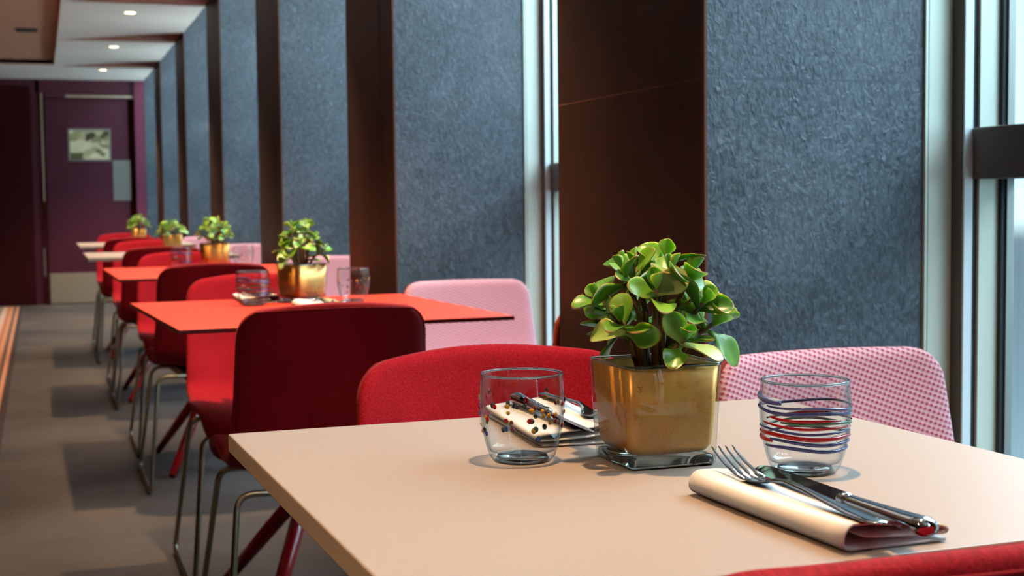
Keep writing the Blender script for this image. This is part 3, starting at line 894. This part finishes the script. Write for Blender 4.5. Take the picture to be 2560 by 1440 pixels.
# ------------------------------------------------------------------ napkins and cutlery
def napkin_mesh(L=.235, W=.100):
    # Z-folded cloth seen from its end; ribbon centre line in (u, z)
    c = [(W * .99, .0022), (W * .55, .0020), (.016, .0022)]
    for k in range(7):
        a = -PI / 2 - PI * k / 6; c.append((.013 + .0098 * math.cos(a), .0118 + .0096 * math.sin(a)))
    c += [(.03, .0206), (W * .45, .0185), (W * .80, .0150), (W * .965, .0130)]
    for k in range(5):
        a = PI / 2 - PI * k / 4; c.append((W * .975 + .0026 * math.cos(a), .0102 + .0026 * math.sin(a)))
    c += [(W * .8, .0078), (W * .4, .0098), (.026, .0115)]
    n = len(c); nl = 14
    V = []; F = []; UV = []
    th = .0021
    nor = []
    for i in range(n):
        a = Vector(c[max(i - 1, 0)]); b = Vector(c[min(i + 1, n - 1)]); t = (b - a).normalized(); nor.append(Vector((-t.y, t.x)))
    for lay in (1, -1):
        for k in range(nl + 1):
            f = k / nl
            for i in range(n):
                p = Vector(c[i]) + nor[i] * th * .5 * lay
                wob = .0016 * math.sin(f * 5 + i * .25) * (p.y / .02) + .004 * f * f * (1 if i > 10 else 0)
                sag = 1 - .10 * math.sin(PI * f)
                V.append((p.x + wob, f * L + .0022 * math.sin(i * .7) * (1 if k in (0, nl) else 0), max(p.y * sag, .0006))); UV.append((i * .012, f * L))
    m = (nl + 1) * n
    for k in range(nl):
        for i in range(n - 1):
            a = k * n + i
            F.append((a, a + 1, a + n + 1, a + n)); F.append((m + a, m + a + n, m + a + n + 1, m + a + 1))
    for i in range(n - 1):
        F.append((i, m + i, m + i + 1, i + 1)); e = nl * n + i; F.append((e, e + 1, m + e + 1, m + e))
    for k in range(nl):
        a = k * n; F.append((a, a + n, m + a + n, m + a)); b = k * n + n - 1; F.append((b, m + b, m + b + n, b + n))
    me = bpy.data.meshes.new('napkin'); me.from_pydata(V, [], F); me.update()
    bm = bmesh.new(); bm.from_mesh(me); bmesh.ops.recalc_face_normals(bm, faces=bm.faces); bm.to_mesh(me); bm.free()
    uvl = me.uv_layers.new(name='UVMap')
    for p in me.polygons:
        p.use_smooth = True
        for li in p.loop_indices: uvl.data[li].uv = UV[me.loops[li].vertex_index]
    me.materials.append(MAT['napkin'])
    return me
NAP = napkin_mesh()
def napkin(x, y, rz, label):
    o = share('folded_napkin', NAP, None, (x, y, T), (0, 0, rz))
    tag(o, label, 'napkin', 'folded white napkins'); return o

def strip(sections, name, mat, parent):
    # sections: (y, zc, halfwidth, halfthick, crown) -> closed loft with an oval section
    rings = []
    n = 12
    for y, zc, hw, ht, cr_ in sections:
        rg_ = []
        for k in range(n):
            a = 2 * PI * k / n
            x = hw * math.cos(a); z = ht * math.sin(a) + cr_ * (1 - (x / max(hw, 1e-6)) ** 2)
            rg_.append((x, y, zc + z))
        rings.append(rg_)
    V, F = loft(rings)
    o = mesh_obj(name, V, F, mat, parent, True)
    return o
def make_fork():
    r = empty('fork')
    # y from handle end (0) to tips (.25)
    strip([(0.000, .0030, .0030, .0010, 0), (.003, .0030, .0075, .0014, .0004), (.015, .0028, .0098, .0016, .0010), (.04, .0030, .0088, .0016, .0012), (.075, .0048, .0060, .0017, .0008), (.110, .0076, .0038, .0018, .0004), (.140, .0088, .0032, .0019, 0), (.158, .0066, .0042, .0017, 0), (.170, .0036, .0085, .0013, -.0010), (.182, .0022, .0115, .0012, -.0016), (.196, .0024, .0122, .0011, -.0018), (.199, .0026, .0121, .0008, -.0018)], 'handle', MAT['cutlery'], r)
    for k in range(4):
        x = -.0103 + k * .00687
        off = -.0016 * (1 - (x / .0121) ** 2)
        strip_ = [(.194, .0024 + off, .0021, .0010, 0), (.210, .0048 + off, .0020, .0010, 0), (.228, .0098, .0018, .0009, 0), (.246, .0175, .0013, .0008, 0), (.252, .0205, .0005, .0004, 0)]
        o = strip(strip_, 'tine', MAT['cutlery'], r); o.location.x = x
    return r
def make_knife():
    r = empty('table_knife')
    V = []; F = []
    prof = [(.118, -.0050, .0050), (.124, -.0075, .0080), (.135, -.0092, .0084), (.19, -.0105, .0086), (.235, -.0108, .0086), (.252, -.0096, .0082), (.262, -.0066, .0066), (.268, -.0015, .0030)]
    n = len(prof)
    for y, a, b in prof:
        V += [(a, y, .0002), (b, y, .0011), (b, y, -.0011)]
    for i in range(n - 1):
        p = i * 3; q = p + 3
        F += [(p, p + 1, q + 1, q), (p + 1, p + 2, q + 2, q + 1), (p + 2, p, q, q + 2)]
    F += [(0, 2, 1), (n * 3 - 3, n * 3 - 2, n * 3 - 1)]
    b = mesh_obj('blade', V, F, MAT['cutlery'], r)
    b.rotation_euler = (0, math.radians(-14), 0)
    strip([(0, 0, .0040, .0030, 0), (.002, 0, .0085, .0062, 0), (.008, 0, .0108, .0078, 0), (.016, 0, .0106, .0076, 0), (.03, 0, .0095, .0068, 0), (.07, 0, .0078, .0056, 0), (.105, 0, .0066, .0048, 0), (.113, 0, .0064, .0047, 0)], 'handle', MAT['cutlery'], r)
    strip([(.1131, 0, .0055, .0042, 0), (.1145, 0, .0074, .0056, 0), (.1165, 0, .0074, .0056, 0), (.118, 0, .0056, .0043, 0), (.1195, 0, .0068, .0050, 0), (.1215, 0, .0066, .0048, 0), (.124, 0, .0050, .0026, 0)], 'bolster', MAT['cutlery'], r)
    return r
pf, pk = make_fork(), make_knife()
fu = [False, False]
def cutlery(which, x, y, z, rz, label, tilt=0.0):
    proto = (pf, pk)[which]
    o = proto if not fu[which] else copy_tree(proto)
    fu[which] = True
    o.location = (x, y, z); o.rotation_euler = (tilt, 0, rz)
    tag(o, label, 'fork' if which == 0 else 'knife', 'forks on napkins' if which == 0 else 'knives on napkins')
    return o
napkin(.557, .900, math.radians(3.0), 'white folded napkin under the fork and knife at front right')
cutlery(0, .586, .884, T + .0215, math.radians(.8), 'steel fork on the napkin at front right')
cutlery(1, .609, .858, T + .0245, math.radians(-.8), 'steel knife beside the fork on the front right napkin', math.radians(-.6))
o = napkin(.618, 1.640, PI + math.radians(-3), 'white folded napkin behind the dotted tumbler and the near pot')
cutlery(0, .596, 1.655, T + .0215, PI + math.radians(-2), 'steel fork partly hidden behind the near gold pot')
cutlery(1, .551, 1.628, T + .0245, PI + math.radians(-1), 'steel knife on the napkin behind the dotted tumbler', math.radians(-.6))
napkin(.61, 3.33, math.radians(2), 'folded napkin on the near side of the nearest red table')
cutlery(0, .66, 3.34, T + .0215, math.radians(0), 'fork on the near side of the nearest red table')
cutlery(1, .685, 3.30, T + .0245, 0, 'knife on the near side of the nearest red table', math.radians(-.6))
napkin(.612, 4.00, PI, 'folded napkin on the far side of the nearest red table')
cutlery(0, .582, 4.00, T + .0215, PI, 'fork on the far side of the nearest red table')
cutlery(1, .555, 4.00, T + .0245, PI, 'knife on the far side of the nearest red table', math.radians(-.6))
